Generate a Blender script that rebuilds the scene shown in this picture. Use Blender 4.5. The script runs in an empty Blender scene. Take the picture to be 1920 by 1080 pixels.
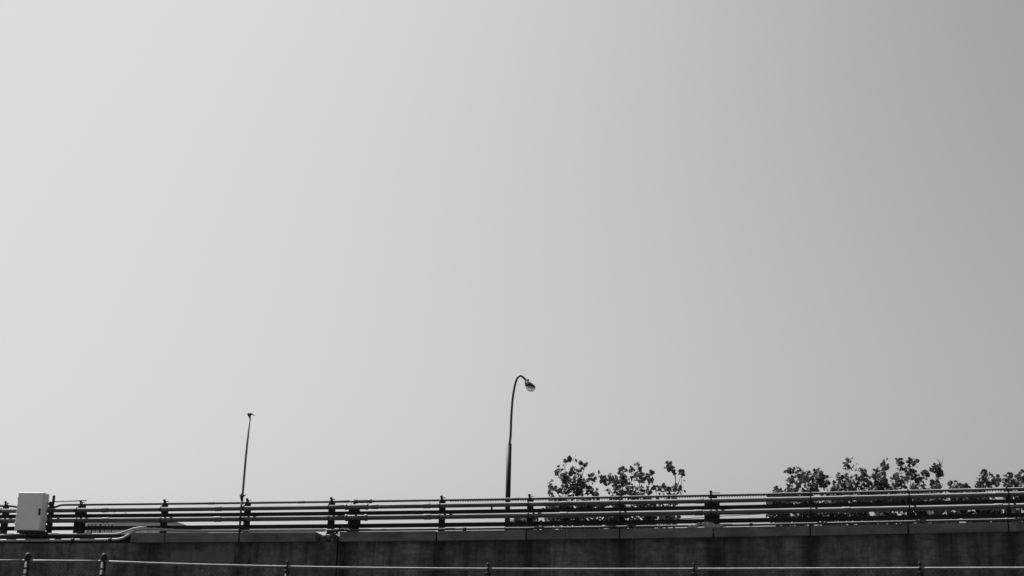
import bpy, math, random
import numpy as np
from mathutils import Matrix, Vector
random.seed(7); rng = np.random.default_rng(7)
SC = bpy.context.scene
COL = SC.collection
R = math.radians

# ------------------------------------------------------------------ camera, sky, sun, exposure
F = 2900.0
CAMZ = 1.6
cam = bpy.data.cameras.new('camera')
cam_o = bpy.data.objects.new('camera', cam); COL.objects.link(cam_o); SC.camera = cam_o
cam.sensor_width = 36; cam.lens = 36 * F / 1920; cam.clip_end = 6000; cam.clip_start = 0.1
CM = Matrix.Translation((0, 0, CAMZ)) @ (Matrix.Rotation(R(90 + 15.6), 4, 'X') @ Matrix.Rotation(R(1.9), 4, 'Z'))
cam_o.matrix_world = CM

EXPO = 0.68                        # exposed for the shaded side
SUN_EL, SUN_AZ = 54, -50          # azimuth from +Y, negative = to the left
W = bpy.data.worlds.new('World'); SC.world = W; W.use_nodes = True
nt = W.node_tree; bg = nt.nodes['Background']; bg.inputs[1].default_value = 0.1
sky = nt.nodes.new('ShaderNodeTexSky'); sky.sky_type = 'NISHITA'; sky.sun_disc = False
sky.sun_elevation = R(SUN_EL); sky.sun_rotation = R(SUN_AZ)
sky.air_density = 1.0; sky.dust_density = 5.0; sky.altitude = 0
def wm(op, a, b):
    n = nt.nodes.new('ShaderNodeMath'); n.operation = op
    for i, v in enumerate((a, b)):
        if isinstance(v, (int, float)): n.inputs[i].default_value = v
        else: nt.links.new(v, n.inputs[i])
    return n.outputs[0]
bw = nt.nodes.new('ShaderNodeRGBToBW'); nt.links.new(sky.outputs[0], bw.inputs[0])
# black and white film response of the sky: contrast, then a soft shoulder towards white
f = wm('POWER', wm('MULTIPLY', bw.outputs[0], 0.1 / 0.413), 5.0)
f = wm('DIVIDE', f, wm('ADD', 1.0, wm('DIVIDE', f, 0.4)))
nt.links.new(wm('MULTIPLY', wm('ADD', wm('MULTIPLY', f, 1.40), 0.18), 2 ** -EXPO / 0.1), bg.inputs[0])

sl = bpy.data.lights.new('sun', 'SUN'); sl.energy = 5.0; sl.angle = R(0.5); sl.color = (1, 1, 1)
so = bpy.data.objects.new('sun', sl); COL.objects.link(so)
sd = Vector((math.sin(R(SUN_AZ)) * math.cos(R(SUN_EL)), math.cos(R(SUN_AZ)) * math.cos(R(SUN_EL)), math.sin(R(SUN_EL))))
so.rotation_euler = sd.to_track_quat('Z', 'Y').to_euler()
SC.view_settings.view_transform = 'Standard'; SC.view_settings.look = 'None'
SC.view_settings.exposure = EXPO; SC.view_settings.gamma = 1

# ------------------------------------------------------------------ frames: local x along, y away, z up
class Frame:
    def __init__(s, y0, k):
        s.a = math.atan(k); s.M = Matrix.Translation((0, y0, 0)) @ Matrix.Rotation(-s.a, 4, 'Z'); s.I = s.M.inverted()
    def at(s, px, py, y=0.0):
        """pixel of the 1920 wide photo -> point on the upright plane at local depth y"""
        o = s.I @ Vector((0, 0, CAMZ)); d = s.I.to_3x3() @ (CM.to_3x3() @ Vector(((px - 960) / F, -(py - 540) / F, -1)))
        t = (y - o.y) / d.y
        return o + d * t
WF = Frame(41.0, 0.185)     # the viaduct
FF = Frame(23.0, 0.26)      # the chain link fence

# ------------------------------------------------------------------ materials (all neutral grey: a black and white photograph)
def mat(name, base, rough=0.6, metal=0.0, var=0.0, scale=4.0, stretch=(1, 1, 1), bump=0.0, obj_var=0.0, spec=0.5):
    m = bpy.data.materials.new(name); m.use_nodes = True; t = m.node_tree; b = t.nodes['Principled BSDF']
    b.inputs['Roughness'].default_value = rough; b.inputs['Metallic'].default_value = metal
    b.inputs['Specular IOR Level'].default_value = spec
    b.inputs['Base Color'].default_value = (base, base, base, 1)
    if var or obj_var or bump:
        tc = t.nodes.new('ShaderNodeTexCoord'); mp = t.nodes.new('ShaderNodeMapping'); mp.inputs['Scale'].default_value = stretch
        t.links.new(tc.outputs['Object'], mp.inputs[0])
        nz = t.nodes.new('ShaderNodeTexNoise'); nz.inputs['Scale'].default_value = scale; nz.inputs['Detail'].default_value = 8; nz.inputs['Roughness'].default_value = 0.65
        t.links.new(mp.outputs[0], nz.inputs['Vector'])
        mr = t.nodes.new('ShaderNodeMapRange'); mr.inputs['From Min'].default_value = 0.3; mr.inputs['From Max'].default_value = 0.7
        mr.inputs['To Min'].default_value = base * (1 - var); mr.inputs['To Max'].default_value = base * (1 + var)
        t.links.new(nz.outputs[0], mr.inputs[0]); out = mr.outputs[0]
        if obj_var:
            oi = t.nodes.new('ShaderNodeObjectInfo'); r2 = t.nodes.new('ShaderNodeMapRange')
            r2.inputs['To Min'].default_value = 1 - obj_var; r2.inputs['To Max'].default_value = 1 + obj_var
            t.links.new(oi.outputs['Random'], r2.inputs[0])
            mu = t.nodes.new('ShaderNodeMath'); mu.operation = 'MULTIPLY'; t.links.new(out, mu.inputs[0]); t.links.new(r2.outputs[0], mu.inputs[1]); out = mu.outputs[0]
        t.links.new(out, b.inputs['Base Color'])
        if bump:
            bp = t.nodes.new('ShaderNodeBump'); bp.inputs['Strength'].default_value = bump; bp.inputs['Distance'].default_value = 0.02
            t.links.new(nz.outputs[0], bp.inputs['Height']); t.links.new(bp.outputs[0], b.inputs['Normal'])
    return m
M = dict(
    pipe=mat('galvanised_pipe', 0.19, 0.6, 0.88, 0.25, 3.0, (0.4, 3, 3), 0.05),
    conduit=mat('pale_conduit', 0.5, 0.6, 0.45, 0.15, 3.0, (0.4, 3, 3), 0.05),
    bar=mat('dark_painted_steel', 0.022, 0.65, 0.0, 0.3, 6, bump=0.1, spec=0.25),
    post=mat('weathered_post_steel', 0.02, 0.7, 0.0, 0.3, 8, bump=0.1, spec=0.2),
    coping=mat('coping_concrete', 0.132, 0.9, 0, 0.4, 1.6, (1, 1, 2), 0.3, 0.12, 0.2),
    dark=mat('black_iron', 0.02, 0.6, 0.2, 0.2, 6),
    box=mat('grey_enamel', 0.76, 0.5, 0, 0.06, 2.2, (1, 1, 0.5), bump=0.02),
    rubber=mat('black_rubber', 0.012, 0.7),
    fence_steel=mat('fence_galvanised', 0.26, 0.55, 0.9, 0.2, 10),
    fence_post=mat('fence_post_paint', 0.025, 0.6, 0.0, 0.3, 9, bump=0.1, spec=0.15),
    wire=mat('fence_wire', 0.025, 0.85, 0.0, spec=0.05),
    pole=mat('pole_steel', 0.16, 0.55, 0.2, 0.2, 6),
    lamp=mat('lamp_post_steel', 0.05, 0.5, 0.3, 0.2, 4),
    sleeve=mat('lamp_sleeve_paint', 0.016, 0.6, 0, 0.2, 4, spec=0.3),
    bark=mat('bark', 0.07, 0.9, 0, 0.3, 20),
    asphalt=mat('asphalt', 0.05, 0.9, 0, 0.3, 2.5, bump=0.2),
    ground=mat('ground_paving', 0.05, 0.9, 0, 0.25, 0.6),
    bwall=mat('building_render', 0.6, 0.85, 0, 0.12, 0.3),
    broof=mat('building_roof', 0.18, 0.85, 0, 0.1, 0.5),
    bglass=mat('building_window_glass', 0.05, 0.15, 0.0),
    bframe=mat('building_pale_panel', 0.8, 0.7),
    cloth=mat('dirty_cloth', 0.28, 0.8, 0, 0.35, 9),
    rubble=mat('broken_concrete', 0.2, 0.95, 0, 0.4, 12, bump=0.5),
    patch=mat('grey_cover_paint', 0.112, 0.8, 0, 0.15, 3, (2, 2, 0.5)),
)
def glass_mat():
    m = bpy.data.materials.new('lamp_glass'); m.use_nodes = True; b = m.node_tree.nodes['Principled BSDF']
    b.inputs['Base Color'].default_value = (0.97, 0.97, 0.97, 1); b.inputs['Roughness'].default_value = 0.06
    b.inputs['Transmission Weight'].default_value = 0.88; b.inputs['IOR'].default_value = 1.5
    return m
M['glass'] = glass_mat()
def drawn_pipe(m, aniso=0.88, rough=0.68):
    '''scuffed round the pipe, so that highlights run long along it'''
    t = m.node_tree; b = t.nodes['Principled BSDF']; b.inputs['Anisotropic'].default_value = aniso; b.inputs['Roughness'].default_value = rough
    vt = t.nodes.new('ShaderNodeVectorTransform'); vt.vector_type = 'VECTOR'; vt.convert_from = 'OBJECT'; vt.convert_to = 'WORLD'
    vt.inputs[0].default_value = (1, 0, 0); t.links.new(vt.outputs[0], b.inputs['Tangent'])
drawn_pipe(M['pipe']); drawn_pipe(M['fence_steel']); drawn_pipe(M['conduit'])
def leaf_mat():
    m = bpy.data.materials.new('leaves'); m.use_nodes = True; t = m.node_tree; b = t.nodes['Principled BSDF']; out = t.nodes['Material Output']
    g = t.nodes.new('ShaderNodeNewGeometry'); mr = t.nodes.new('ShaderNodeMapRange')
    mr.inputs['To Min'].default_value = 0.03; mr.inputs['To Max'].default_value = 0.12
    t.links.new(g.outputs['Random Per Island'], mr.inputs[0]); t.links.new(mr.outputs[0], b.inputs['Base Color'])
    b.inputs['Roughness'].default_value = 0.5; b.inputs['Specular IOR Level'].default_value = 0.25
    tr = t.nodes.new('ShaderNodeBsdfTranslucent'); mx = t.nodes.new('ShaderNodeMixShader'); mx.inputs[0].default_value = 0.25
    t.links.new(mr.outputs[0], tr.inputs[0]); t.links.new(b.outputs[0], mx.inputs[1]); t.links.new(tr.outputs[0], mx.inputs[2])
    t.links.new(mx.outputs[0], out.inputs['Surface'])
    return m
M['leaf'] = leaf_mat()

JOINT_PX = [448, 640, 818, 987, 1162, 1337, 1519, 1703, 1892]
JOINT_S = [WF.at(p, 1010).x for p in JOINT_PX]
JOINT_S = [JOINT_S[0] - 2.41 * i for i in (3, 2, 1)] + JOINT_S + [JOINT_S[-1] + 2.41 * i for i in (1, 2, 3)]
SMIN, SMAX = -26.0, 24.0

def wall_mat():
    m = bpy.data.materials.new('stained_dark_concrete'); m.use_nodes = True; t = m.node_tree; b = t.nodes['Principled BSDF']
    L = t.links.new; N = t.nodes.new
    b.inputs['Roughness'].default_value = 0.92; b.inputs['Specular IOR Level'].default_value = 0.2
    tc = N('ShaderNodeTexCoord')
    def noise(sc, scale, det=7, rough=0.6):
        mp = N('ShaderNodeMapping'); mp.inputs['Scale'].default_value = sc; L(tc.outputs['Object'], mp.inputs[0])
        n = N('ShaderNodeTexNoise'); n.inputs['Scale'].default_value = scale; n.inputs['Detail'].default_value = det; n.inputs['Roughness'].default_value = rough
        L(mp.outputs[0], n.inputs['Vector']); return n.outputs[0]
    def math_(op, a, c):
        n = N('ShaderNodeMath'); n.operation = op
        for i, v in enumerate((a, c)):
            if isinstance(v, (int, float)): n.inputs[i].default_value = v
            else: L(v, n.inputs[i])
        return n.outputs[0]
    def rng_(v, a, c, d, e):
        n = N('ShaderNodeMapRange'); L(v, n.inputs[0])
        for i, x in enumerate((a, c, d, e)): n.inputs[1 + i].default_value = x
        return n.outputs[0]
    streak = noise((1, 1, 0.12), 2.2, 6); mott = noise((1, 1, 1), 3.5, 9, 0.7); fine = noise((1, 1, 1.6), 28, 5, 0.7); big = noise((1, 1, 0.5), 0.45, 3)
    v = math_('MULTIPLY', rng_(streak, 0.36, 0.64, 0.62, 1.3), rng_(mott, 0.36, 0.64, 0.6, 1.4))
    v = math_('MULTIPLY', v, rng_(fine, 0.36, 0.66, 0.75, 1.3)); v = math_('MULTIPLY', v, rng_(big, 0.38, 0.62, 0.75, 1.2))
    drip = noise((1, 1, 0.035), 7.5, 5, 0.7); v = math_('MULTIPLY', v, rng_(drip, 0.52, 0.63, 1.0, 0.68))
    wash = noise((1, 1, 0.06), 5.0, 6, 0.75); v = math_('MULTIPLY', v, rng_(wash, 0.55, 0.66, 1.0, 1.2))
    lift = noise((0.35, 1, 2.2), 4.0, 7, 0.7); v = math_('MULTIPLY', v, rng_(lift, 0.36, 0.66, 0.75, 1.3))
    pit = noise((1, 1, 1), 16, 3, 0.5); v = math_('MULTIPLY', v, rng_(pit, 0.66, 0.72, 1.0, 0.5))
    # damp run-off under each coping joint
    sx = N('ShaderNodeSeparateXYZ'); L(tc.outputs['Object'], sx.inputs[0])
    warp = math_('ADD', sx.outputs[0], rng_(noise((1, 1, 0.5), 1.6, 4), 0, 1, -0.22, 0.22))
    d = None
    for j in JOINT_S[2:-2]:
        q = math_('ABSOLUTE', math_('SUBTRACT', warp, j + 0.05), 0); d = q if d is None else math_('MINIMUM', d, q)
    v = math_('MULTIPLY', v, rng_(d, 0.05, 0.32, 0.42, 1.0))
    # pale lime scabs
    sc = noise((1, 1, 1.3), 5.5, 9, 0.75); v = math_('ADD', v, rng_(sc, 0.64, 0.74, 0.0, 0.8))
    L(math_('MULTIPLY', v, 0.112), b.inputs['Base Color'])
    bp = N('ShaderNodeBump'); bp.inputs['Strength'].default_value = 0.35; bp.inputs['Distance'].default_value = 0.02
    L(math_('ADD', mott, fine), bp.inputs['Height']); L(bp.outputs[0], b.inputs['Normal'])
    return m
M['wall'] = wall_mat()

# ------------------------------------------------------------------ mesh helpers
class MB:
    def __init__(s): s.v = []; s.f = []; s.sm = []
    def add(s, vs, fs, smooth=False):
        o = len(s.v); s.v += [tuple(p) for p in vs]; s.f += [tuple(i + o for i in q) for q in fs]; s.sm += [smooth] * len(fs); return s
    def box(s, x0, x1, y0, y1, z0, z1):
        return s.add([(x0, y0, z0), (x1, y0, z0), (x1, y1, z0), (x0, y1, z0), (x0, y0, z1), (x1, y0, z1), (x1, y1, z1), (x0, y1, z1)],
                     [(0, 3, 2, 1), (4, 5, 6, 7), (0, 1, 5, 4), (1, 2, 6, 5), (2, 3, 7, 6), (3, 0, 4, 7)])
    def bbox(s, x0, x1, y0, y1, z0, z1, c=0.01):
        """box with chamfered upright and level edges"""
        vs = []; 
        for (z, i) in ((z0, c), (z0 + c, 0), (z1 - c, 0), (z1, c)):
            a, b2, e, g = x0 + i, x1 - i, y0 + i, y1 - i
            vs += [(a + c, e, z), (b2 - c, e, z), (b2, e + c, z), (b2, g - c, z), (b2 - c, g, z), (a + c, g, z), (a, g - c, z), (a, e + c, z)]
        fs = [tuple(range(7, -1, -1)), tuple(range(24, 32))]
        for k in range(3):
            for i in range(8): fs.append((k * 8 + i, k * 8 + (i + 1) % 8, k * 8 + 8 + (i + 1) % 8, k * 8 + 8 + i))
        return s.add(vs, fs)
    def sweep(s, xs, sec, zf):
        """closed section [(y,z)...] swept along x; z is added to zf(x)"""
        n = len(sec); vs = []
        for x in xs:
            zz = zf(x); vs += [(x, y, z + zz) if z > -900 else (x, y, 0.0) for y, z in sec]
        fs = []
        for k in range(len(xs) - 1):
            for i in range(n): fs.append((k * n + i, k * n + (i + 1) % n, (k + 1) * n + (i + 1) % n, (k + 1) * n + i))
        fs += [tuple(range(n - 1, -1, -1)), tuple(range((len(xs) - 1) * n, len(xs) * n))]
        return s.add(vs, fs)
    def tube(s, pts, r, n=10, cap=True, smooth=True):
        pts = [Vector(p) for p in pts]; rs = r if isinstance(r, (list, tuple)) else [r] * len(pts); vs = []; prev = None
        for i, p in enumerate(pts):
            t = (pts[min(i + 1, len(pts) - 1)] - pts[max(i - 1, 0)]).normalized()
            if prev is None:
                up = Vector((0, 0, 1)) if abs(t.z) < 0.9 else Vector((0, 1, 0)); a = t.cross(up).normalized()
            else: a = (prev - t * prev.dot(t)).normalized()
            prev = a; b = t.cross(a)
            for k in range(n):
                w = 2 * math.pi * k / n; vs.append(p + (a * math.cos(w) + b * math.sin(w)) * rs[i])
        fs = []
        for k in range(len(pts) - 1):
            for i in range(n): fs.append((k * n + i, k * n + (i + 1) % n, (k + 1) * n + (i + 1) % n, (k + 1) * n + i))
        s.add(vs, fs, smooth)
        if cap:
            o = len(s.v) - len(vs)
            s.f += [tuple(o + i for i in range(n - 1, -1, -1)), tuple(o + (len(pts) - 1) * n + i for i in range(n))]; s.sm += [False, False]
        return s
    def lathe(s, c, prof, axis=(0, 0, 1), n=16, smooth=True):
        """prof: list of (radius, distance along axis)"""
        ax = Vector(axis).normalized(); u = ax.orthogonal().normalized(); w = ax.cross(u); c = Vector(c); vs = []
        for r, h in prof:
            for k in range(n):
                q = 2 * math.pi * k / n; vs.append(c + ax * h + (u * math.cos(q) + w * math.sin(q)) * max(r, 1e-4))
        fs = []
        for j in range(len(prof) - 1):
            for i in range(n): fs.append((j * n + i, j * n + (i + 1) % n, (j + 1) * n + (i + 1) % n, (j + 1) * n + i))
        fs += [tuple(range(n - 1, -1, -1)), tuple(range((len(prof) - 1) * n, len(prof) * n))]
        return s.add(vs, fs, smooth)

class Thing:
    def __init__(s, name, label, cat, frame, base, group=None):
        s.fr = frame; s.base = Vector(base)
        o = bpy.data.objects.new(name, None); COL.objects.link(o); o.empty_display_size = 0.2
        o.matrix_world = frame.M @ Matrix.Translation(s.base)
        o['label'] = label; o['category'] = cat
        if group: o['group'] = group
        s.o = o
    def part(s, name, mb, m, parent=None, label=None):
        ob = mesh_obj(name, mb, m, s.base); ob.parent = parent or s.o
        if label: ob['label'] = label
        return ob
def mesh_obj(name, mb, m, base=(0, 0, 0)):
    b = Vector(base); me = bpy.data.meshes.new(name)
    me.from_pydata([tuple(Vector(p) - b) for p in mb.v], [], mb.f)
    me.polygons.foreach_set('use_smooth', mb.sm); me.materials.append(M[m]); me.update()
    ob = bpy.data.objects.new(name, me); COL.objects.link(ob); return ob
def single(name, mb, m, frame, base, label=None, cat=None, group=None, kind=None):
    ob = mesh_obj(name, mb, m, base); ob.matrix_world = frame.M @ Matrix.Translation(Vector(base))
    if label: ob['label'] = label
    if cat: ob['category'] = cat
    if group: ob['group'] = group
    if kind: ob['kind'] = kind
    return ob
def profile(frame, pts, y, deg=2):
    P = [frame.at(px, py, y) for px, py in pts]; xs = np.array([p.x for p in P]); zs = np.array([p.z for p in P])
    c = np.polyfit(xs, zs, deg); dc = np.polyder(c); a, b = xs.min(), xs.max()
    def z(x):
        if x < a: return float(np.polyval(c, a) + np.polyval(dc, a) * (x - a))
        if x > b: return float(np.polyval(c, b) + np.polyval(dc, b) * (x - b))
        return float(np.polyval(c, x))
    return z
def steps(a, b, d=0.6):
    n = max(1, int(math.ceil((b - a) / d))); return [a + (b - a) * i / n for i in range(n + 1)]

# ------------------------------------------------------------------ ground
class Id: M = Matrix.Identity(4)
g = MB(); n = 48; ring = [(0, 0, 0)]
for rr in (30, 120, 500, 3000):
    ring += [(rr * math.cos(2 * math.pi * i / n), rr * math.sin(2 * math.pi * i / n), 0) for i in range(n)]
gf = [(0, 1 + i, 1 + (i + 1) % n) for i in range(n)]
for k in range(3):
    for i in range(n): gf.append((1 + k * n + i, 1 + (k + 1) * n + i, 1 + (k + 1) * n + (i + 1) % n, 1 + k * n + (i + 1) % n))
g.add(ring, gf); single('ground', g, 'ground', Id, (0, 0, 0), kind='structure')

# ------------------------------------------------------------------ viaduct wall and its coping
cop_top = profile(WF, [(300, 999.2), (460, 998.4), (640, 996.8), (828, 995.4), (995, 993.6), (1165, 991), (1331, 989), (1521, 985.8), (1705, 982.4), (1890, 978.3)], -0.16)
cop_bot = profile(WF, [(300, 1017), (460, 1016), (590, 1015), (640, 1014.7), (828, 1013.8), (995, 1012), (1165, 1009.3), (1331, 1006.7), (1521, 1003.6), (1705, 1000.4), (1890, 996.5)], -0.16)
sj = WF.at(632, 1040).x                  # the expansion joint
s_left = WF.at(245, 1008).x              # coping slabs missing to the left of this
wallT = Thing('viaduct_wall', 'dark stained concrete viaduct wall with coping slabs below the pipe railing', 'wall', WF, (0, 0, 0))
def wall_panel(a, b):
    w = MB(); xs = steps(a, b, 1.2)
    return w.sweep(xs, [(0, -999), (0.45, -999), (0.45, -0.002), (0, -0.002)], cop_bot)
wallT.part('wall_panel', wall_panel(SMIN, sj - 0.02), 'wall'); wallT.part('wall_panel', wall_panel(sj + 0.025, SMAX), 'wall')
jm = MB().sweep([sj - 0.06, sj + 0.06], [(0.06, -999), (0.4, -999), (0.4, -0.01), (0.06, -0.01)], cop_bot); wallT.part('joint_filler', jm, 'rubber')
def slab(a, b, cut=0.0):
    m_ = MB(); c = 0.012; vs = []
    for x, e in ((a, c), (a + c, 0), (b - c, 0), (b, c)):
        t, bt = cop_top(x), cop_bot(x)
        vs += [(x, -0.17 + e, bt + e), (x, 0.5, bt + e), (x, 0.5, t - e), (x, -0.17 + c + e, t - e), (x, -0.17 + e, t - c - e)]
    fs = [(4, 3, 2, 1, 0), (15, 16, 17, 18, 19)]
    for k in range(3):
        for i in range(5): fs.append((k * 5 + i, k * 5 + (i + 1) % 5, k * 5 + 5 + (i + 1) % 5, k * 5 + 5 + i))
    return m_.add(vs, fs)
def J(px): return WF.at(px, 1008, -0.16).x
edges = [(J(245), J(308)), (J(309), J(447)), (J(449.5), J(592)), (J(636), J(816.5))]
jx = [J(p) for p in (818.5, 986.5, 1162, 1337.5, 1519.5, 1703.5, 1892.5)]
edges += [(jx[i] + 0.018, jx[i + 1] - 0.018) for i in range(6)] + [(jx[6] + 0.018 + 2.41 * i, jx[6] - 0.018 + 2.41 * (i + 1)) for i in range(3)]
for x in jx + [jx[-1] + 2.41, jx[-1] + 4.82]:
    wallT.part('joint_sun_stop', MB().box(x - 0.0165, x + 0.0165, -0.1, 0.46, cop_bot(x) + 0.006, cop_top(x) - 0.03), 'rubber')  # dark strip added in each coping joint to stop sun shining through
for a, b in edges: wallT.part('coping_slab', slab(a, b), 'coping')
# dark steel channel carrying the wall head where the slabs stop
ch = MB().sweep(steps(SMIN, s_left - 0.03, 2), [(0.03, -0.01), (0.5, -0.01), (0.5, 0.25), (0.06, 0.25), (0.06, 0.15), (0.1, 0.12), (0.1, 0.03), (0.03, 0.0)], cop_bot)
wallT.part('steel_channel', ch, 'bar')
# broken coping end beside the joint
bk = MB()
for i in range(16):
    x = J(598 + 34 * random.random()); r = random.uniform(0.04, 0.11); z = cop_bot(x) + random.uniform(0.0, 0.16)
    vs = [(x + r * math.cos(a) * random.uniform(.6, 1.2), 0.05 + random.uniform(-.09, .25) + r * math.sin(a), z + h * r * random.uniform(.5, 1.1)) for h in (-1, 1) for a in (0.3, 1.9, 3.3, 4.8)]
    bk.add(vs, [(3, 2, 1, 0), (4, 5, 6, 7), (0, 1, 5, 4), (1, 2, 6, 5), (2, 3, 7, 6), (3, 0, 4, 7)])
bk.box(J(592.5), J(635), 0.22, 0.5, cop_bot(J(610)) - 0.002, cop_bot(J(610)) + 0.17)
wallT.part('broken_coping', bk, 'rubble', label='crumbled coping end beside the wall joint')
pp = MB(); a0 = WF.at(321, 1031); a1 = WF.at(438, 1055)
pp.box(a0.x, a1.x, -0.004, 0.0, a1.z, a0.z - 0.04); wallT.part('paint_patch', pp, 'patch', label='slightly paler painted patch on the wall')

# ------------------------------------------------------------------ road behind the wall, on its embankment
rd = MB().sweep(steps(SMIN, SMAX, 2), [(0.52, -999), (11.0, -999), (11.0, -0.35), (0.52, -0.35)], cop_top)
single('road', rd, 'asphalt', WF, (0, 0, 0), kind='structure')

# ------------------------------------------------------------------ railing
yT, yA, yB_, yC, yE, yP = 0.23, -0.07, 0.01, 0.32, 0.04, 0.16
zT = profile(WF, [(300, 943.8), (460, 943), (620, 941.5), (700, 939.9), (828, 938.2), (900, 937), (995, 935), (1140, 932.4), (1331, 928.2), (1460, 925.6), (1521, 924.3), (1705, 921.2), (1890, 917), (1920, 916.3)], yT)
zA = profile(WF, [(160, 956.7), (300, 955), (460, 952.6), (610, 951.3), (720, 950.6), (828, 948), (995, 945.3), (1165, 942.3), (1331, 938), (1521, 935), (1705, 931.3), (1890, 926.6)], yA)
zC = profile(WF, [(160, 967), (300, 965.9), (460, 965.0), (610, 963.6), (720, 961.8), (828, 960.3), (995, 958.1), (1165, 955), (1331, 950.6), (1521, 947.3), (1705, 944.5), (1890, 940.6)], yC)
zB = profile(WF, [(160, 975.3), (300, 974.1), (460, 973.1), (610, 971.7), (720, 970.5), (828, 968.4), (995, 966.3), (1165, 963.6), (1331, 960), (1521, 956.6), (1705, 953.6), (1890, 949.6)], yB_)
zD = profile(WF, [(160, 990.6), (300, 989), (460, 988), (610, 986.8), (720, 985.6), (828, 984.6), (995, 982.4), (1165, 980.1), (1331, 976.3), (1521, 973.2), (1705, 970.2), (1890, 966.5)], yC)
zE = profile(WF, [(340, 995.8), (460, 995.6), (610, 994.4), (720, 993.3), (828, 992.4), (995, 990.6), (1165, 987.6), (1331, 985), (1521, 981.5), (1705, 978.1), (1890, 974.0)], yE)
def X(px, y=0.05): return WF.at(px, 955, y).x
s_split = X(652)
def flatbar(z, a, b, h, y0=yC - 0.025, y1=yC + 0.025):
    return MB().sweep(steps(a, b), [(y0, -h / 2), (y1, -h / 2), (y1, h / 2), (y0, h / 2)], z)
def pipe(z, a, b, r, y):
    return MB().tube([(x, y, z(x)) for x in steps(a, b)], r, 14)
def collar(z, px, r, y, w=0.09):
    x = X(px); return MB().tube([(q, y, z(q)) for q in (x - w - .02, x - w, x + w, x + w + .02)], [r * 1.01, r * 1.14, r * 1.14, r * 1.01], 14)
def make_railing(label, a, b, posts, joints):
    t = Thing('pipe_railing', label, 'railing', WF, (0.5 * (a + b), yP, cop_top(0.5 * (a + b))), 'pipe railings on the viaduct wall')
    ta = max(a, X(116))
    pts = [(x, yT, zT(x)) for x in steps(ta, b)]
    if a < X(116):          # the top pipe dips behind the cabinet
        q = [WF.at(px, py, yT) for px, py in ((-60, 949), (0, 948.3), (22, 948.8), (34, 951), (98, 951.3), (106, 949.8), (113, 947.2), (121, 946.4))]
        pts = [tuple(WF.at(-330, 950.5, yT))] + [tuple(p) for p in q] + [p for p in pts if p[0] > q[-1].x + 0.3]
    t.part('top_rail', MB().tube(pts, 0.034, 12), 'pipe')
    t.part('pipe_rail', pipe(zA, a, b, 0.061, yA), 'pipe'); t.part('pipe_rail', pipe(zB, a, b, 0.069, yB_), 'pipe')
    t.part('flat_bar', flatbar(zC, a, b, 0.1), 'bar'); t.part('flat_bar', flatbar(zD, a, b, 0.11), 'bar')
    for px, w, kind in posts:
        x = WF.at(px, 955, yP).x; m = MB(); zb = cop_top(x) - 0.02 if x > s_left else cop_bot(x) + 0.1
        h = w / 2
        m.bbox(x - h, x + h, yP - 0.012, yP + 0.05, zb, zA(x) + 0.03, 0.008)
        m.bbox(x - h * 1.25, x + h * 1.25, yP - 0.03, yP + 0.08, zb, zb + 0.035, 0.006)
        if w > 0.3: m.bbox(x - h * .9, x + h * .9, yP - 0.03, yP - 0.012, zD(x) + 0.06, zB(x) - 0.02, 0.004)
        hw = 0.085 if w < 0.3 else 0.11
        if kind: m.bbox(x - 0.085, x - 0.085 + 2 * hw, yP - 0.03, yP + 0.02, zA(x) + 0.029, zT(x) - 0.022, 0.006)
        else: m.bbox(x - 0.03, x + 0.03, yP - 0.03, yP + 0.02, zA(x) + 0.029, zT(x), 0.006)
        p = t.part('post', m, 'post')
        for z, r, yy in ((zA, 0.061, yA), (zB, 0.069, yB_), (zT, 0.034, yT)):
            xx = x - 0.02; u = MB()
            u.tube([(xx - 0.018, yy, z(xx)), (xx + 0.018, yy, z(xx))], r * 1.12, 12)
            u.box(xx - 0.014, xx + 0.014, yy - 0.014, yy + 0.014, z(xx) + r, z(xx) + r * 1.12 + 0.02); u.box(xx - 0.02, xx + 0.02, min(yy, yP + 0.01), max(yy, yP - 0.013), z(xx) - 0.02, z(xx) + 0.02)
            t.part('pipe_clamp', u, 'bar', p)
        if kind:
            k = MB(); xk = x - 0.03
            k.lathe((xk, yP - 0.01, zT(x) - 0.03), [(0.022, 0), (0.022, 0.09), (0.036, 0.095), (0.036, 0.135), (0.026, 0.142)], n=10)
            ln = 0.24 if kind == 2 else 0.12
            k.box(xk, xk + ln, yP - 0.02, yP, zT(x) + 0.045, zT(x) + 0.062)
            t.part('finial', k, 'post', p)
    for px, which in joints:
        z, r, y = {'T': (zT, 0.034, yT), 'A': (zA, 0.061, yA), 'B': (zB, 0.069, yB_)}[which]
        t.part('pipe_coupling', collar(z, px, r, y), 'pipe')
    return t
rl = make_railing('pipe railing on the wall left of the expansion joint, carrying the grey cabinet', SMIN, s_split - 0.01,
    [(-135, 0.18, 1), (11, 0.2, 1), (97, 0.12, 0), (152, 0.34, 1), (309, 0.19, 1), (464, 0.18, 1), (622, 0.19, 1)],
    [(200, 'A'), (412, 'A'), (411, 'B'), (202, 'B'), (390, 'T'), (560, 'T')])
rr_ = make_railing('long pipe railing on the wall right of the expansion joint, trees behind it', s_split + 0.01, SMAX,
    [(664, 0.31, 0), (829, 0.17, 1), (994, 0.17, 1), (1165, 0.16, 0), (1335, 0.4, 2), (1521, 0.13, 0), (1705, 0.13, 0), (1891, 0.13, 0), (2085, 0.16, 0)],
    [(704, 'A'), (802, 'A'), (803, 'B'), (1062, 'A'), (1058, 'B'), (1312, 'A'), (1310, 'B'), (1588, 'A'), (1586, 'B'), (1873, 'A'), (1872, 'B'), (690, 'T'), (964, 'T'), (1470, 'T')])
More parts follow.
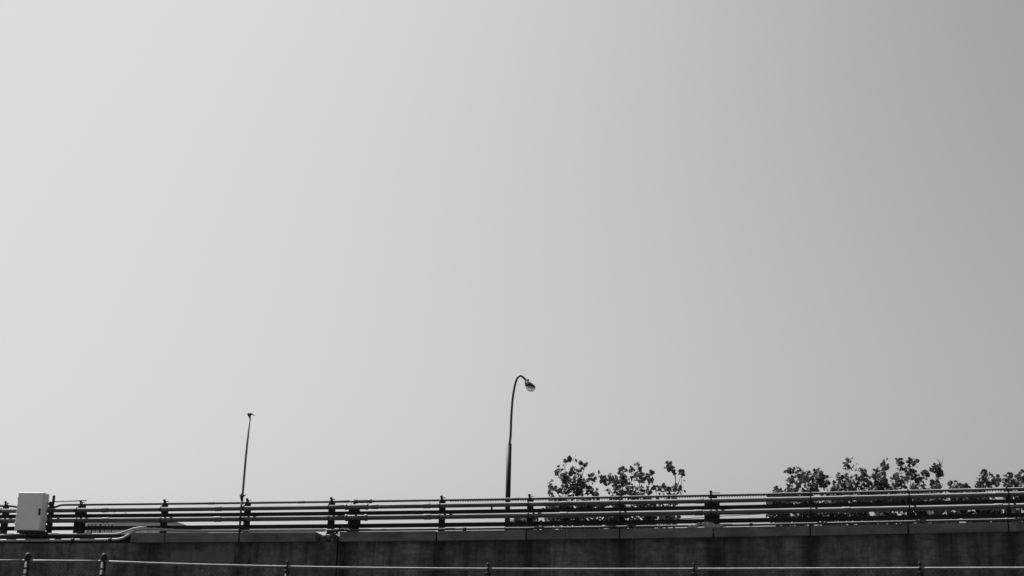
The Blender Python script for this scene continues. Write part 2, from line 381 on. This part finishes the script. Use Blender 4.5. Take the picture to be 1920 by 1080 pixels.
# joint sleeves where the two railings meet
for z, r, y, p0, p1 in ((zT, 0.05, yT, 664, 690), (zA, 0.07, yA, 651, 690), (zB, 0.078, yB_, 651, 688)):
    x0, x1 = X(p0), X(p1); jt = MB(); jt.tube([(x0 - .03, y, z(x0)), (x0, y, z(x0)), (x1, y, z(x1)), (x1 + .03, y, z(x1))], [r * .75, r, r, r * .75], 14); jt.tube([(x0 - .04, y, z(x0)), (x0 - .02, y, z(x0)), (x0 + .03, y, z(x0)), (x0 + .05, y, z(x0))], [r * .8, r * 1.2, r * 1.2, r * .8], 14); jt.tube([(x1 - .05, y, z(x1)), (x1 - .03, y, z(x1)), (x1 + .03, y, z(x1)), (x1 + .05, y, z(x1))], [r * .8, r * 1.2, r * 1.2, r * .8], 14)
    rr_.part('joint_sleeve', jt, 'pipe')
x0 = X(654); x1 = X(676); m = MB().bbox(x0, x1, yP - 0.11, yP - 0.013, zD(x0) - 0.02, zB(x0) - 0.04, 0.01); rr_.part('junction_box', m, 'post')
x0 = X(922); m = MB().bbox(x0, x0 + 0.045, yA - 0.02, yA + 0.03, zC(x0) - 0.01, zA(x0) - 0.05, 0.006); rr_.part('tie_plate', m, 'bar')
# wire lashed round the top pipe
hx = MB(); xa, xb = X(838), SMAX; pts = []; nturn = int((xb - xa) / 0.068)
for i in range(nturn * 7):
    x = xa + (xb - xa) * i / (nturn * 7); w = 2 * math.pi * i / 7; rr = 0.041 + 0.006 * math.sin(x * 3.1) * math.sin(x * 0.7)
    pts.append((x, yT + rr * math.cos(w), zT(x) - 0.016 + rr * 0.95 * math.sin(w)))
hx.tube(pts, 0.0065, 4); rr_.part('lashing_wire', hx, 'wire')

# ------------------------------------------------------------------ conduits
def conduit(label, px_pts, r, y, tail=None, couplings=()):
    pts = [WF.at(px, py, y) for px, py in px_pts]
    if tail: pts += [Vector((x, y, tail(x))) for x in steps(pts[-1].x + 0.3, SMAX)]
    t = Thing('conduit', label, 'conduit', WF, pts[0], 'conduits along the wall top')
    t.part('pipe', MB().tube(pts, r, 12), 'pipe' if tail else 'conduit')
    for px, py in couplings:
        p = WF.at(px, py, y); q = WF.at(px + 6, py, y); q.z = p.z; t.part('coupling', MB().tube([p, q], r * 1.35, 12), 'bar')
    return t
conduit('long thin conduit low on the left railing, bending down across the wall top', [(-330, 1015.5), (0, 1013.6), (100, 1013), (200, 1012), (222, 1011.3), (232, 1008.5), (246, 1000), (256, 993.8), (266, 992), (290, 992), (312, 993.4), (330, 994.6), (380, 995.6), (460, 995.5), (528, 995.0), (610, 994.4)], 0.037, -0.012, None, ((134, 1012.6), (204, 1012)))
conduit('upper thin conduit rising beside the cabinet and ending behind the flat bar', [(-330, 1004.5), (0, 1003.5), (30, 1001.4), (120, 1001.6), (215, 1001.2), (224, 1000.4), (252, 990.5), (262, 989), (275, 988.9)], 0.026, 0.06)
conduit('straight thin conduit above the coping right of the expansion joint', [(612, 994.4)], 0.032, yE, zE, ((868, 992), (1180, 987.4), (1405, 983.6)))

# ------------------------------------------------------------------ cabinet
yb = -0.42
tl, tr, br_, bl = [WF.at(*p, yb) for p in ((35.5, 923.5), (82.5, 923), (73.5, 993.5), (26, 994.5))]
xb0, xb1 = 0.5 * (tl.x + bl.x), 0.5 * (tr.x + br_.x); zb0, zb1 = 0.5 * (bl.z + br_.z), 0.5 * (tl.z + tr.z)
bx = Thing('electrical_cabinet', 'pale grey metal electrical cabinet fixed to the railing at far left', 'cabinet', WF, (xb0, yb, zb0))
bx.part('body', MB().bbox(xb0, xb1, yb, yb + 0.36, zb0, zb1, 0.007), 'box')
dm = MB(); c = 0.018; x0, x1, z0, z1 = xb0 + c, xb1 - c, zb0 + c, zb1 - c; n_ = 0.07; hz = zb0 + 0.42 * (zb1 - zb0); yd = yb - 0.012
prof = [(x0, z0), (x1 - n_, z0), (x1 - n_, hz - 0.05), (x1, hz + 0.03), (x1, z1), (x0, z1)]
prof = [(x0, z0), (x1, z0), (x1, z1), (x0, z1)]
k = len(prof); dm.add([(x, yd, z) for x, z in prof] + [(x, yb + 0.001, z) for x, z in prof], [tuple(range(k))] + [(i + k, (i + 1) % k + k, (i + 1) % k, i) for i in range(k)])
door = bx.part('door', dm, 'box')
hd = [WF.at(px, py, yd) for px, py in ((74.2, 953), (71.6, 966))]
bx.part('handle', MB().bbox(hd[0].x - 0.02, hd[0].x + 0.04, yd - 0.012, yd - 0.002, hd[1].z, hd[0].z, 0.003), 'rubber', door)
for hz_ in (0.16, 0.84):
    z_ = zb0 + hz_ * (zb1 - zb0); bx.part('hinge', MB().tube([(xb0 + 0.014, yd - 0.004, z_ - 0.04), (xb0 + 0.014, yd - 0.004, z_ + 0.04)], 0.01, 8), 'box', door)
bx.part('base_bracket', MB().box(xb0 + 0.06, xb1 + 0.05, yb + 0.04, yb + 0.44, zb0 - 0.07, zb0 - 0.003), 'bar')
for z in (zb0 + 0.12, zb1 - 0.3): bx.part('mounting_bracket', MB().box(xb0 + 0.05, xb1 + 0.16, yb + 0.362, yP - 0.02 - 0.22, z, z + 0.07), 'bar')
bx.part('mounting_strut', MB().box(xb1 + 0.02, xb1 + 0.06, yb + 0.362, yb + 0.40, zb0 - 0.02, zb1 - 0.2), 'bar')

# two short thin rods joining the cabinet top to its neighbour posts
rod = Thing('thin_rod', 'thin dark rod above the railing just right of the cabinet', 'rod', WF, WF.at(98, 941, 0.1))
rod.part('rod', MB().tube([WF.at(94, 941.2, 0.1), WF.at(162, 938.6, 0.1)], 0.014, 8), 'bar')
rod.part('end_clamp', MB().bbox(X(95.5), X(99), 0.06, 0.12, WF.at(98, 947, .1).z, WF.at(98, 929, .1).z, 0.005), 'bar')

# ------------------------------------------------------------------ bare pole clamped to the railing
yq = -0.1
pl = Thing('bare_pole', 'tall thin bare pole leaning right, clamped to the left railing', 'pole', WF, WF.at(448.5, 1010, yq))
pl.part('shaft', MB().tube([WF.at(454.6, 932, yq), WF.at(460.5, 862, yq), WF.at(468.7, 780, yq)], [0.031, 0.030, 0.029], 10), 'pole')
pl.part('stub', MB().tube([WF.at(448.0, 1012, yq), WF.at(453.6, 934, yq)], 0.03, 10), 'bar')
kn = MB(); P = lambda x, y: WF.at(x, y, yq)
kn.tube([P(454, 940), P(453.4, 932), P(450.8, 926.5)], [0.03, 0.05, 0.028], 8); kn.tube([P(452.5, 930), P(459, 929.5), P(462, 926.5)], [0.036, 0.018, 0.006], 6)
pl.part('hinge_knuckle', kn, 'bar')
hk = MB(); hk.tube([P(468.2, 781), P(466, 779), P(465, 775.2)], [0.03, 0.027, 0.022], 6); hk.tube([P(465, 775.6), P(470, 776.4), P(474, 776.8), P(477.5, 779.5)], [0.026, 0.034, 0.016, 0.006], 6); hk.tube([P(469, 780), P(470, 776)], 0.024, 6)
pl.part('top_hook', hk, 'bar')
for yy, xx in ((952, 452.7), (972, 451.2), (990, 449.8)):
    p = P(xx, yy); cl = MB().bbox(p.x - 0.05, p.x + 0.05, yq - 0.035, yq + 0.14, p.z - 0.025, p.z + 0.025, 0.006); pl.part('clamp', cl, 'bar')

# ------------------------------------------------------------------ street lamp on the road behind
yl = 1.6
b0 = WF.at(951, 1000, yl); lamp = Thing('street_lamp', 'street lamp with curved swan neck and round glass globe beyond the railing', 'street lamp', WF, (b0.x, yl, cop_top(b0.x) - 0.35))
Q = lambda x, y: WF.at(x, y, yl)
base = Vector((Q(951.0, 990).x, yl, cop_top(b0.x) - 0.35))
lamp.part('sleeve', MB().tube([base, Q(952.4, 932), Q(954.8, 832)], [0.074, 0.071, 0.069], 14), 'sleeve')
lamp.part('base_plate', MB().lathe(base, [(0.2, 0), (0.2, 0.03), (0.09, 0.05), (0.08, 0.2)], n=14), 'sleeve')
nk = [(955.3, 834), (957.4, 815), (958.3, 790), (959.4, 770), (961, 750), (963.4, 733), (966.6, 718), (970.2, 709), (974, 705.2), (977.5, 705.3), (982, 708.6), (987.5, 714)]
nk2 = []
for i in range(len(nk) - 1):        # smooth the neck
    p0, p1, p2, p3 = [Vector(nk[min(max(i + d, 0), len(nk) - 1)]) for d in (-1, 0, 1, 2)]
    for q in range(4):
        u = q / 4; nk2.append(0.5 * ((2 * p1) + (p2 - p0) * u + (2 * p0 - 5 * p1 + 4 * p2 - p3) * u * u + (3 * p1 - p0 - 3 * p2 + p3) * u ** 3))
nk2.append(Vector(nk[-1]))
lamp.part('swan_neck', MB().tube([Q(p.x, p.y) for p in nk2], [0.034 - 0.005 * i / len(nk2) for i in range(len(nk2))], 12), 'lamp')
px_m = (Q(1000, 720).x - Q(990, 720).x) / 10
def rings(spec, n=20, open_top=False):
    m = MB(); vs = []; tilt = math.tan(R(9))
    for cx_, cy_, r in spec:
        c = Q(cx_, cy_)
        for k in range(n):
            w = 2 * math.pi * k / n; vs.append((c.x + r * px_m * math.cos(w), c.y + r * px_m * math.sin(w), c.z - r * px_m * math.cos(w) * tilt))
    fs = [(a * n + i, (a + 1) * n + i, (a + 1) * n + (i + 1) % n, a * n + (i + 1) % n) for a in range(len(spec) - 1) for i in range(n)]
    fs += [tuple(range(n)), tuple(range(len(vs) - 1, len(vs) - 1 - n, -1))]
    if open_top: fs.pop(-2)
    return m.add(vs, fs, True)
head = lamp.part('lamp_head', rings([(987.6, 711.8, 2.0), (987.9, 713.6, 2.6), (988.6, 715, 4.0), (990.6, 717.2, 6.6), (992.3, 719.8, 8.4), (993.8, 722.4, 9.5), (994.3, 724.6, 9.8), (994.3, 725.6, 9.5), (994.3, 725.7, 8.4)]), 'dark')
lamp.part('cell_socket', MB().lathe(Q(989.6, 714.5), [(0.026, 0), (0.026, 0.05), (0.012, 0.06)], (0.3, 0, 1), 10), 'bar', head)
lamp.part('globe', rings([(994.3, 725.8, 8.3), (994.3, 727.6, 8.1), (994.2, 729.6, 7.1), (994.1, 731.2, 5.6), (994.0, 732.5, 3.6), (994.0, 733.3, 0.3)], open_top=True), 'glass', head).modifiers.new('glass_wall', 'SOLIDIFY').thickness = -0.014

# ------------------------------------------------------------------ slack cable, rag, weeds at the wall top
cb = Thing('slack_cable', 'thin slack cable strung behind the railing at its wide post', 'cable', WF, WF.at(1285, 973, 0.3))
cb.part('cable', MB().tube([WF.at(*p, 0.3) for p in ((1262, 973.6), (1290, 972.2), (1320, 970), (1349, 967.9), (1390, 965.8), (1427, 963.6))], 0.009, 6), 'rubber')
rg = MB(); nu, nv = 26, 14; gv = []
for i in range(nu):
    for j in range(nv):
        u = i / (nu - 1); v = j / (nv - 1) - 0.5
        px = 1291 + 68 * u; py = 986.5 - 4.5 * math.sin(math.pi * min(1, u * 1.15)) - 2.2 * math.exp(-((u - .55) / .12) ** 2) - u * 2
        amp = 0.55 + 0.45 * math.sin(u * 9 + 1) ** 2
        p = WF.at(px, py, -0.02); hang = max(0, abs(v) - 0.12) * (0.5 if v < 0 else 0.25)
        hang *= 0.25 + 1.0 * math.exp(-((u - .62) / .13) ** 2) + 0.6 * math.exp(-((u - .15) / .1) ** 2)
        gv.append((p.x + 0.03 * math.sin(7 * v + 5 * u), -0.02 + v * 0.26 * amp + 0.03 * math.sin(u * 21 + v * 4), p.z - hang * 1.2 + 0.022 * math.sin(u * 31 + v * 7) + 0.016 * math.sin(v * 19 + u * 11)))
gf = [(i * nv + j, (i + 1) * nv + j, (i + 1) * nv + j + 1, i * nv + j + 1) for i in range(nu - 1) for j in range(nv - 1)]
rg.add(gv, gf, False); rag = single('torn_rag', rg, 'cloth', WF, WF.at(1325, 986, 0), 'crumpled pale rag snagged over the conduit by the wide railing post', 'rag')
rag.modifiers.new('thickness', 'SOLIDIFY').thickness = 0.006

def leaf_into(mb, c, size, rgn):
    """a lobed, folded leaf facing any way"""
    q = Vector(rgn.normal(size=3)).normalized(); a = q.orthogonal().normalized(); w = rgn.uniform(0, 6.28)
    b = q.cross(a); a, b = a * math.cos(w) + b * math.sin(w), b * math.cos(w) - a * math.sin(w)
    L = size * rgn.uniform(0.7, 1.25); Wd = L * rgn.uniform(0.34, 0.5); fo = q * (L * rgn.uniform(0.05, 0.22))
    c = Vector(c); p0 = c - a * L * .5
    vs = [p0, c - a * L * .22 + b * Wd + fo, c + a * L * .02 + b * Wd * .7 + fo, c + a * L * .2 + b * Wd * .85 + fo, c + a * L * .5, c + a * L * .2 - b * Wd * .85 + fo, c + a * L * .02 - b * Wd * .7 + fo, c - a * L * .22 - b * Wd + fo]
    mb.add(vs, [(0, 1, 2, 3, 4), (0, 4, 5, 6, 7)])
r3 = np.random.default_rng(3); wd = MB()
for i in range(90):
    px = r3.choice([r3.normal(630, 4), r3.normal(641, 12), r3.normal(628, 3)]); py = {True: r3.uniform(994, 1019), False: r3.normal(993, 2)}[abs(px - 630) < 6]
    leaf_into(wd, WF.at(px, py, -0.1 + r3.uniform(-.03, .03)), 0.055, r3)
wt = Thing('wall_weed', 'small straggly weed growing out of the wall joint', 'weed', WF, WF.at(631, 1018, -.08))
wt.part('leaves', wd, 'leaf'); st = MB()
for a, b in (((631, 1018), (627, 1000)), ((632, 1016), (634, 998)), ((634, 998), (652, 992)), ((630, 1015), (622, 1017))): st.tube([WF.at(*a, -.08), WF.at(*b, -.1)], 0.006, 5)
wt.part('stem', st, 'bark')

# ------------------------------------------------------------------ building far behind, at left
yB = 110
def Bp(px, py, y=yB): return WF.at(px, py, y)
c0, c1, c2 = Bp(162, 978.5), Bp(326, 977.5), Bp(354, 987)
bd = Thing('apartment_building', 'distant pale building with a striped end seen through the railing at left', 'building', WF, (c0.x, yB, 0))
zt = c0.z
bd.part('wall', MB().box(c0.x, c1.x, yB, yB + 12, 0, zt), 'bwall')
wing = MB(); k = [(c1.x, 0), (c2.x, 0), (c2.x, c2.z), (c1.x, zt - .02)]
wing.add([(x, yB + .05, z) for x, z in k] + [(x, yB + 11, z) for x, z in k], [(0, 1, 2, 3), (7, 6, 5, 4), (4, 5, 1, 0), (5, 6, 2, 1), (6, 7, 3, 2), (7, 4, 0, 3)])
bd.part('sloping_wing', wing, 'bwall')
bd.part('roof', MB().box(c0.x - .1, c1.x + .1, yB - .12, yB + 12.1, zt + 0.003, zt + .16), 'broof')
for a, b, h in ((178, 192, 962), (196, 214, 961), (217, 233, 963.2)):
    p, q = Bp(a, h), Bp(b, h); mm = MB().bbox(p.x, q.x, yB + 1, yB + 4, zt + .16, p.z, 0.1); mm.box(p.x + .2, p.x + .45, yB + 1.5, yB + 1.8, p.z - .01, p.z + .35); bd.part('roof_vent', mm, 'bframe')
for px0, px1 in ((165, 168.5), (171, 175.5), (178, 182), (186, 192), (196, 199), (203, 206), (209, 212.5)):
    for fl in range(5):
        x0, x1 = Bp(px0, 985).x, Bp(px1, 985).x; za = zt - .1 - 2.9 * fl
        m = MB(); m.box(x0 - .04, x1 + .04, yB - .06, yB - .002, za - 2.7, za)
        w = bd.part('window', m, 'bframe'); m2 = MB().box(x0 + .04, x1 - .04, yB - .08, yB - .062, za - 2.55, za - .12); bd.part('pane', m2, 'bglass', w)
for px in (258, 273, 289, 311):
    x0 = Bp(px, 985).x
    for fl in range(5): 
        za = zt - .3 - 2.9 * fl; w = bd.part('window', MB().box(x0, x0 + .18, yB - .05, yB - .002, za - 2.2, za), 'bframe')

# ------------------------------------------------------------------ trees behind the road
def tree(name, label, sprigs, low, dy, twigs=(), dens=1.0, lsz=0.18):
    """sprigs: (px, py, r px) leaf clusters above the rail; low: (px0, px1, py0, py1, number) looser crown below"""
    rg_ = np.random.default_rng(abs(hash(label)) % 1000 if False else sum(map(ord, label)))
    y0 = 18 + dy; pm = WF.at(1001, 900, y0).x - WF.at(1000, 900, y0).x
    xs = [s[0] for s in sprigs]; cx = sum(xs) / len(xs); bx_ = WF.at(cx, 1060, y0).x
    t = Thing(name, label, 'tree', WF, (bx_, y0, 0), 'trees beyond the viaduct')
    leaves = MB(); wood = MB(); limbs = MB()
    top = WF.at(cx, 950, y0); fork = Vector((bx_, y0, top.z * 0.45))
    wood.tube([(bx_, y0, 0), (bx_ + .06, y0, fork.z * .5), fork, (top.x, y0 + .1, top.z * .8), (top.x, y0, top.z)], [0.17, 0.14, 0.115, 0.07, 0.03], 9)
    blobs = []
    for px, py, r in sprigs:
        yy = y0 + rg_.uniform(-1, 1) * min(1.2, .4 + r * .06); blobs.append((WF.at(px, py, yy), r * pm, 1.0))
    for px0, px1, py0, py1, nn in low:
        for i in range(int(nn * 1.9)):
            yy = y0 + rg_.uniform(-1.3, 1.3); blobs.append((WF.at(rg_.uniform(px0, px1), rg_.uniform(py0, py1), yy), rg_.uniform(9, 16) * pm, 0.9))
    for c, r, dn in blobs:
        n_ = int(max(7, dens * dn * 3.3 * (r / (lsz * .5)) ** 2))
        for i in range(n_):
            d = Vector(rg_.normal(size=3)).normalized() * (r * 1.12) * rg_.uniform(0.1, 1.0) ** 0.55
            d.y *= 1.3; leaf_into(leaves, c + d, lsz, rg_)
    # every cluster hangs on its nearest lower neighbour, the lowest ones on the stem
    blobs.sort(key=lambda q: q[0].z); done = []
    for c, r, dn in blobs:
        best = None
        for p in done:
            if c.z - p.z > 0.04:
                dd = (c - p).length + abs(c.x - p.x) * .5
                if best is None or dd < best[0]: best = (dd, p)
        if best and best[0] < 1.3: j = best[1]
        else:
            zz = max(0.3 * top.z, c.z - abs(c.x - top.x) * .9 - .25); zz = min(zz, top.z); fz = (zz / top.z)
            j = Vector((bx_ + (top.x - bx_) * fz, y0, zz))
        L_ = (c - j).length
        m1 = j.lerp(c, .4) + Vector((rg_.normal() * .06 * L_, rg_.normal() * .08 * L_, -.05 * L_)); m2 = j.lerp(c, .75) + Vector((rg_.normal() * .05 * L_, 0, .02 * L_))
        k_ = min(1.0, L_) ; limbs.tube([j, m1, m2, c], [0.008 + .012 * k_, 0.007 + .007 * k_, 0.006, 0.004], 5)
        for i in range(int(L_ * (2 if name == 'small_tree' else 9))):
            leaf_into(leaves, j.lerp(c, rg_.uniform(.3, 1)) + Vector(rg_.normal(size=3)) * .09, lsz * .8, rg_)
        done.append(c)
    for seg in twigs: limbs.tube([WF.at(px, py, y0) for px, py in seg], [0.014] + [0.009] * (len(seg) - 2) + [0.005], 5)
    tr_ = t.part('trunk', wood, 'bark'); t.part('limbs', limbs, 'bark', tr_); t.part('crown', leaves, 'leaf')
def low(a, b, n): return [(a, b, 938, 1000, n), (a - 4, b + 4, 1000, 1090, n // 2)]
tree('leafy_tree', 'broad tree just right of the street lamp, with two sprigs rising above its crown',
     [(1064, 866, 6), (1068, 861, 3), (1089, 868, 5), (1096, 873, 5), (1049, 886, 8), (1058, 893, 9), (1080, 886, 11), (1065, 904, 15), (1082, 908, 15), (1072, 920, 13), (1108, 899, 11), (1101, 916, 11), (1116, 923, 7), (1058, 924, 10), (1033, 908, 7), (1037, 917, 5), (1032, 927, 7), (1088, 924, 12), (1049, 921, 5)],
     [(1028, 1062, 940, 985, 6), (1060, 1125, 935, 1000, 14), (955, 1030, 968, 998, 8), (1020, 1120, 1000, 1090, 8)], 0.5, [[(1062, 905), (1059, 880), (1063, 868)], [(1090, 900), (1094, 884), (1093, 876)]])
tree('leafy_tree', 'middle tree of the left clump, with a bushy double peak',
     [(1124, 891, 6), (1132, 898, 7), (1135, 906, 5), (1150, 901, 11), (1146, 896, 7), (1157, 913, 11), (1167, 884, 8), (1170, 893, 9), (1167, 915, 16), (1177, 905, 10), (1194, 873, 7), (1199, 880, 6), (1184, 880, 5), (1194, 892, 12), (1204, 896, 9), (1217, 898, 8), (1221, 888, 5), (1200, 918, 9), (1184, 922, 11), (1216, 918, 8), (1230, 916, 7), (1240, 918, 6)],
     [(1135, 1210, 935, 1000, 14), (1205, 1245, 935, 995, 7), (1140, 1240, 1000, 1090, 8)], 1.6, [[(1167, 885), (1166.5, 868)], [(1140, 926), (1146, 915)]])
tree('small_tree', 'thin sapling at the right edge of the left clump, one forked sprig standing clear',
     [(1252, 871, 6), (1254, 878, 6), (1260, 876, 3), (1264, 885, 3), (1276, 886, 6), (1280, 890, 4), (1266, 914, 6), (1255, 921, 11), (1268, 921, 9), (1278, 919, 7), (1246, 914, 5)],
     [(1245, 1262, 938, 980, 5), (1238, 1258, 1000, 1080, 4)], -0.6, [[(1267, 918), (1267, 898), (1262, 886), (1256, 878)], [(1270, 912), (1275, 897), (1277, 889)]])
tree('leafy_tree', 'rounded bushy tree at the left end of the right clump',
     [(1454, 916, 5), (1461, 919, 5), (1480, 915, 5), (1488, 919, 6), (1478, 881, 5), (1484, 889, 6), (1482, 901, 6), (1493, 880, 7), (1500, 889, 9), (1498, 900, 12), (1508, 914, 14), (1510, 897, 9), (1520, 892, 8), (1530, 884, 9), (1538, 890, 8), (1534, 903, 13), (1541, 899, 9), (1546, 907, 7), (1525, 914, 11), (1551, 905, 4)],
     [(1444, 1478, 930, 990, 9), (1470, 1560, 928, 1000, 18), (1450, 1550, 1000, 1090, 9)], 0.0)
tree('leafy_tree', 'tree of the right clump with one leafy tuft on a long bare twig',
     [(1589, 864, 5), (1586, 873, 5), (1592, 876, 5), (1572, 893, 7), (1578, 900, 8), (1567, 912, 6), (1572, 917, 6), (1563, 906, 3), (1592, 899, 9), (1590, 912, 12), (1609, 899, 9), (1618, 898, 11), (1622, 886, 7), (1616, 884, 4), (1620, 913, 12), (1604, 912, 9), (1628, 905, 7)],
     [(1555, 1640, 925, 1000, 18), (1560, 1630, 1000, 1090, 8)], 1.2, [[(1592, 900), (1590, 890), (1593, 884), (1590, 872)], [(1586, 895), (1581, 886)]])
tree('leafy_tree', 'narrow dense tree of the right clump with a pointed upright top',
     [(1657, 868, 5), (1659, 875, 6), (1657, 883, 5), (1642, 882, 5), (1645, 888, 8), (1638, 894, 6), (1655, 897, 9), (1661, 905, 9), (1650, 903, 11), (1651, 915, 11), (1642, 909, 6), (1660, 914, 7)],
     [(1635, 1675, 923, 1000, 12), (1640, 1670, 1000, 1090, 5)], -0.8, [[(1657, 905), (1659, 880)]])
tree('leafy_tree', 'wide open tree of the right clump with a ragged spreading top',
     [(1684, 866, 5), (1691, 864, 4), (1688, 871, 4), (1704, 864, 4), (1716, 864, 5), (1712, 872, 7), (1709, 880, 8), (1695, 882, 5), (1702, 886, 6), (1713, 893, 9), (1723, 897, 9), (1735, 886, 6), (1731, 893, 7), (1725, 906, 8), (1684, 893, 8), (1676, 896, 6), (1690, 900, 7), (1681, 908, 8), (1701, 899, 6), (1695, 911, 6), (1714, 913, 7), (1673, 912, 6), (1738, 890, 4)],
     [(1670, 1745, 922, 1000, 16), (1680, 1740, 1000, 1090, 7)], 0.8, [[(1706, 916), (1708, 900), (1711, 880)], [(1711, 890), (1698, 880), (1690, 869)]])
tree('small_tree', 'slender tree of the right clump with bare twigs at its tip',
     [(1757, 875, 6), (1762, 878, 5), (1749, 881, 5), (1753, 883, 4), (1764, 882, 4), (1761, 888, 4), (1755, 901, 6), (1758, 907, 6), (1749, 904, 4), (1755, 912, 5)],
     [(1745, 1775, 920, 1000, 8), (1745, 1770, 1000, 1080, 4)], -1.2, [[(1756, 914), (1760, 895), (1763, 880), (1764, 872), (1761, 860)], [(1764, 873), (1767, 866), (1768, 858)], [(1762, 868), (1756, 859)], [(1765, 915), (1768, 909), (1765, 906)]])
tree('low_bush', 'lowest of the right clump, its leaves just topping the rail',
     [(1781, 905, 4), (1787, 910, 7), (1796, 907, 5), (1793, 913, 6), (1810, 912, 5), (1804, 915, 4)],
     [(1775, 1830, 922, 1000, 13), (1780, 1825, 1000, 1080, 5)], 0.3)
tree('leafy_tree', 'compact domed tree near the right edge, with one leaf sprig on top',
     [(1845, 885, 3), (1846, 891, 6), (1834, 902, 6), (1840, 907, 7), (1850, 900, 10), (1858, 896, 7), (1866, 899, 8), (1862, 908, 9), (1848, 910, 9), (1869, 905, 6), (1834, 911, 5)],
     [(1825, 1880, 918, 1000, 13), (1830, 1875, 1000, 1090, 6)], 1.4)
tree('leafy_tree', 'rightmost tree, running out of the photo at its right edge',
     [(1889, 893, 6), (1886, 903, 7), (1896, 896, 7), (1904, 901, 9), (1896, 909, 9), (1913, 895, 8), (1918, 884, 6), (1922, 893, 10), (1930, 885, 10), (1938, 900, 12), (1915, 908, 9), (1945, 890, 10)],
     [(1880, 1960, 918, 1000, 16), (1885, 1950, 1000, 1090, 7)], 0.2)

# ------------------------------------------------------------------ chain link fence in front
zF = profile(FF, [(193, 1052.6), (320, 1057.4), (460, 1061), (540, 1063), (620, 1064.5), (700, 1065.2), (915, 1066.3), (1180, 1067.2), (1301, 1067.3), (1460, 1067), (1600, 1066.3), (1725, 1065.8), (1920, 1065.3)], 0, 3)
zF2 = profile(FF, [(0, 1051.3), (50, 1051.3), (120, 1052), (193, 1052.5)], 0, 1)
def XF(px): return FF.at(px, 1066).x
fx = [XF(p) for p in (50, 193, 538, 915, 1301, 1725)]
def zr(x): return zF2(x) if x < fx[1] else zF(x)
stations = [fx[0] - 6.1, fx[0] - 3.05] + fx + [fx[-1] + 3.05 * i for i in (1, 2)]
fence = Thing('chain_link_fence', 'tall chain link fence with pipe top rail in front of the dark wall', 'fence', FF, (0, 0, 0))
for i, x in enumerate(stations):
    m = MB(); z = zr(x)
    if i in (2, 3):          # thick terminal posts with domed caps
        zc = FF.at((50, 193)[i - 2], (1036, 1037)[i - 2]).z
        m.tube([(x, 0, 0), (x, 0, zc - 0.09)], 0.044, 14)
        p = fence.part('terminal_post', m, 'fence_post')
        fence.part('dome_cap', MB().lathe((x, 0, zc - 0.115), [(0.05, 0), (0.053, 0.03), (0.053, 0.055), (0.047, 0.08), (0.033, 0.102), (0.015, 0.112), (0.0, 0.115)], n=18), 'fence_post', p)
        for q in (z, z - 0.12, z - 0.22, z - 0.5, z - 1.2): fence.part('brace_band', MB().tube([(x, 0, q - 0.014), (x, 0, q + 0.014)], 0.048, 14), 'fence_post', p)
        for sx in (-1, 1): fence.part('rail_end_cup', MB().tube([(x + sx * 0.04, 0, z), (x + sx * 0.085, 0, z)], [0.026, 0.022], 10), 'fence_steel', p)
    else:
        m.tube([(x, 0, 0), (x, 0, z - 0.05)], 0.03, 14)
        p = fence.part('line_post', m, 'fence_post')
        cp = MB().lathe((x, 0, z - 0.075), [(0.034, -0.03), (0.045, -0.028), (0.047, 0.018), (0.043, 0.026), (0.02, 0.034), (0.016, 0.05)], n=16)
        cp.tube([(x - 0.016, 0, zr(x)), (x + 0.016, 0, zr(x))], 0.027, 14)
        cp.lathe((x, 0, z + 0.024), [(0.012, 0), (0.01, 0.012), (0.012, 0.02), (0.02, 0.03), (0.023, 0.044), (0.02, 0.058), (0.012, 0.066), (0.0, 0.069)], n=14)
        fence.part('loop_cap', cp, 'fence_post', p)
runs = [(stations[0], fx[0], zF2), (fx[0], fx[1], zF2), (fx[1], stations[-1], zF)]
for a, b, z in runs:
    e = 0.08
    fence.part('top_rail', MB().tube([(x, 0, z(x)) for x in steps(a + (e if a in fx[:2] else 0), b - (e if b in fx[:2] else 0), 0.5)], 0.0195, 12), 'fence_steel')
for i in range(len(stations) - 1):
    a, b = stations[i], stations[i + 1]; m = MB(); zt_ = min(zr(a + .01), zr(b - .01)) + 0.012; zb_ = 0.08; pitch = 0.072
    c = a - (zt_ - zb_)
    while c < b:
        for sg in (1, -1):
            pts = []
            for u in (0, 1):
                zz = zb_ + (zt_ - zb_) * u; xx = c + (zz - zb_); pts.append([xx, zz])
            (x0, z0), (x1, z1) = pts
            if x0 < a: z0 += a - x0; x0 = a
            if x1 > b: z1 -= x1 - b; x1 = b
            if x1 - x0 > 0.02:
                if sg < 0: x0, x1 = a + b - x0, a + b - x1
                m.tube([(x0, 0.022 + 0.002 * sg, z0), (x1, 0.022 + 0.002 * sg, z1)], 0.0015, 3, False, False)
        c += pitch
    # knuckled tips where the mesh stands above the rail
    x = a + 0.03
    while x < b:
        if rng.random() < (0.75 if i == 7 else 0.12):
            h = rng.uniform(0.015, 0.045); m.tube([(x - .012, 0.022, zr(x) - .02), (x + .012, 0.02, zr(x) + 0.012 + h)], 0.003, 4)
        x += 0.072
    fence.part('mesh_panel', m, 'wire')
    m = MB().tube([(a, 0.02, 0.1), (b, 0.02, 0.1)], 0.003, 5); fence.part('tension_wire', m, 'wire')
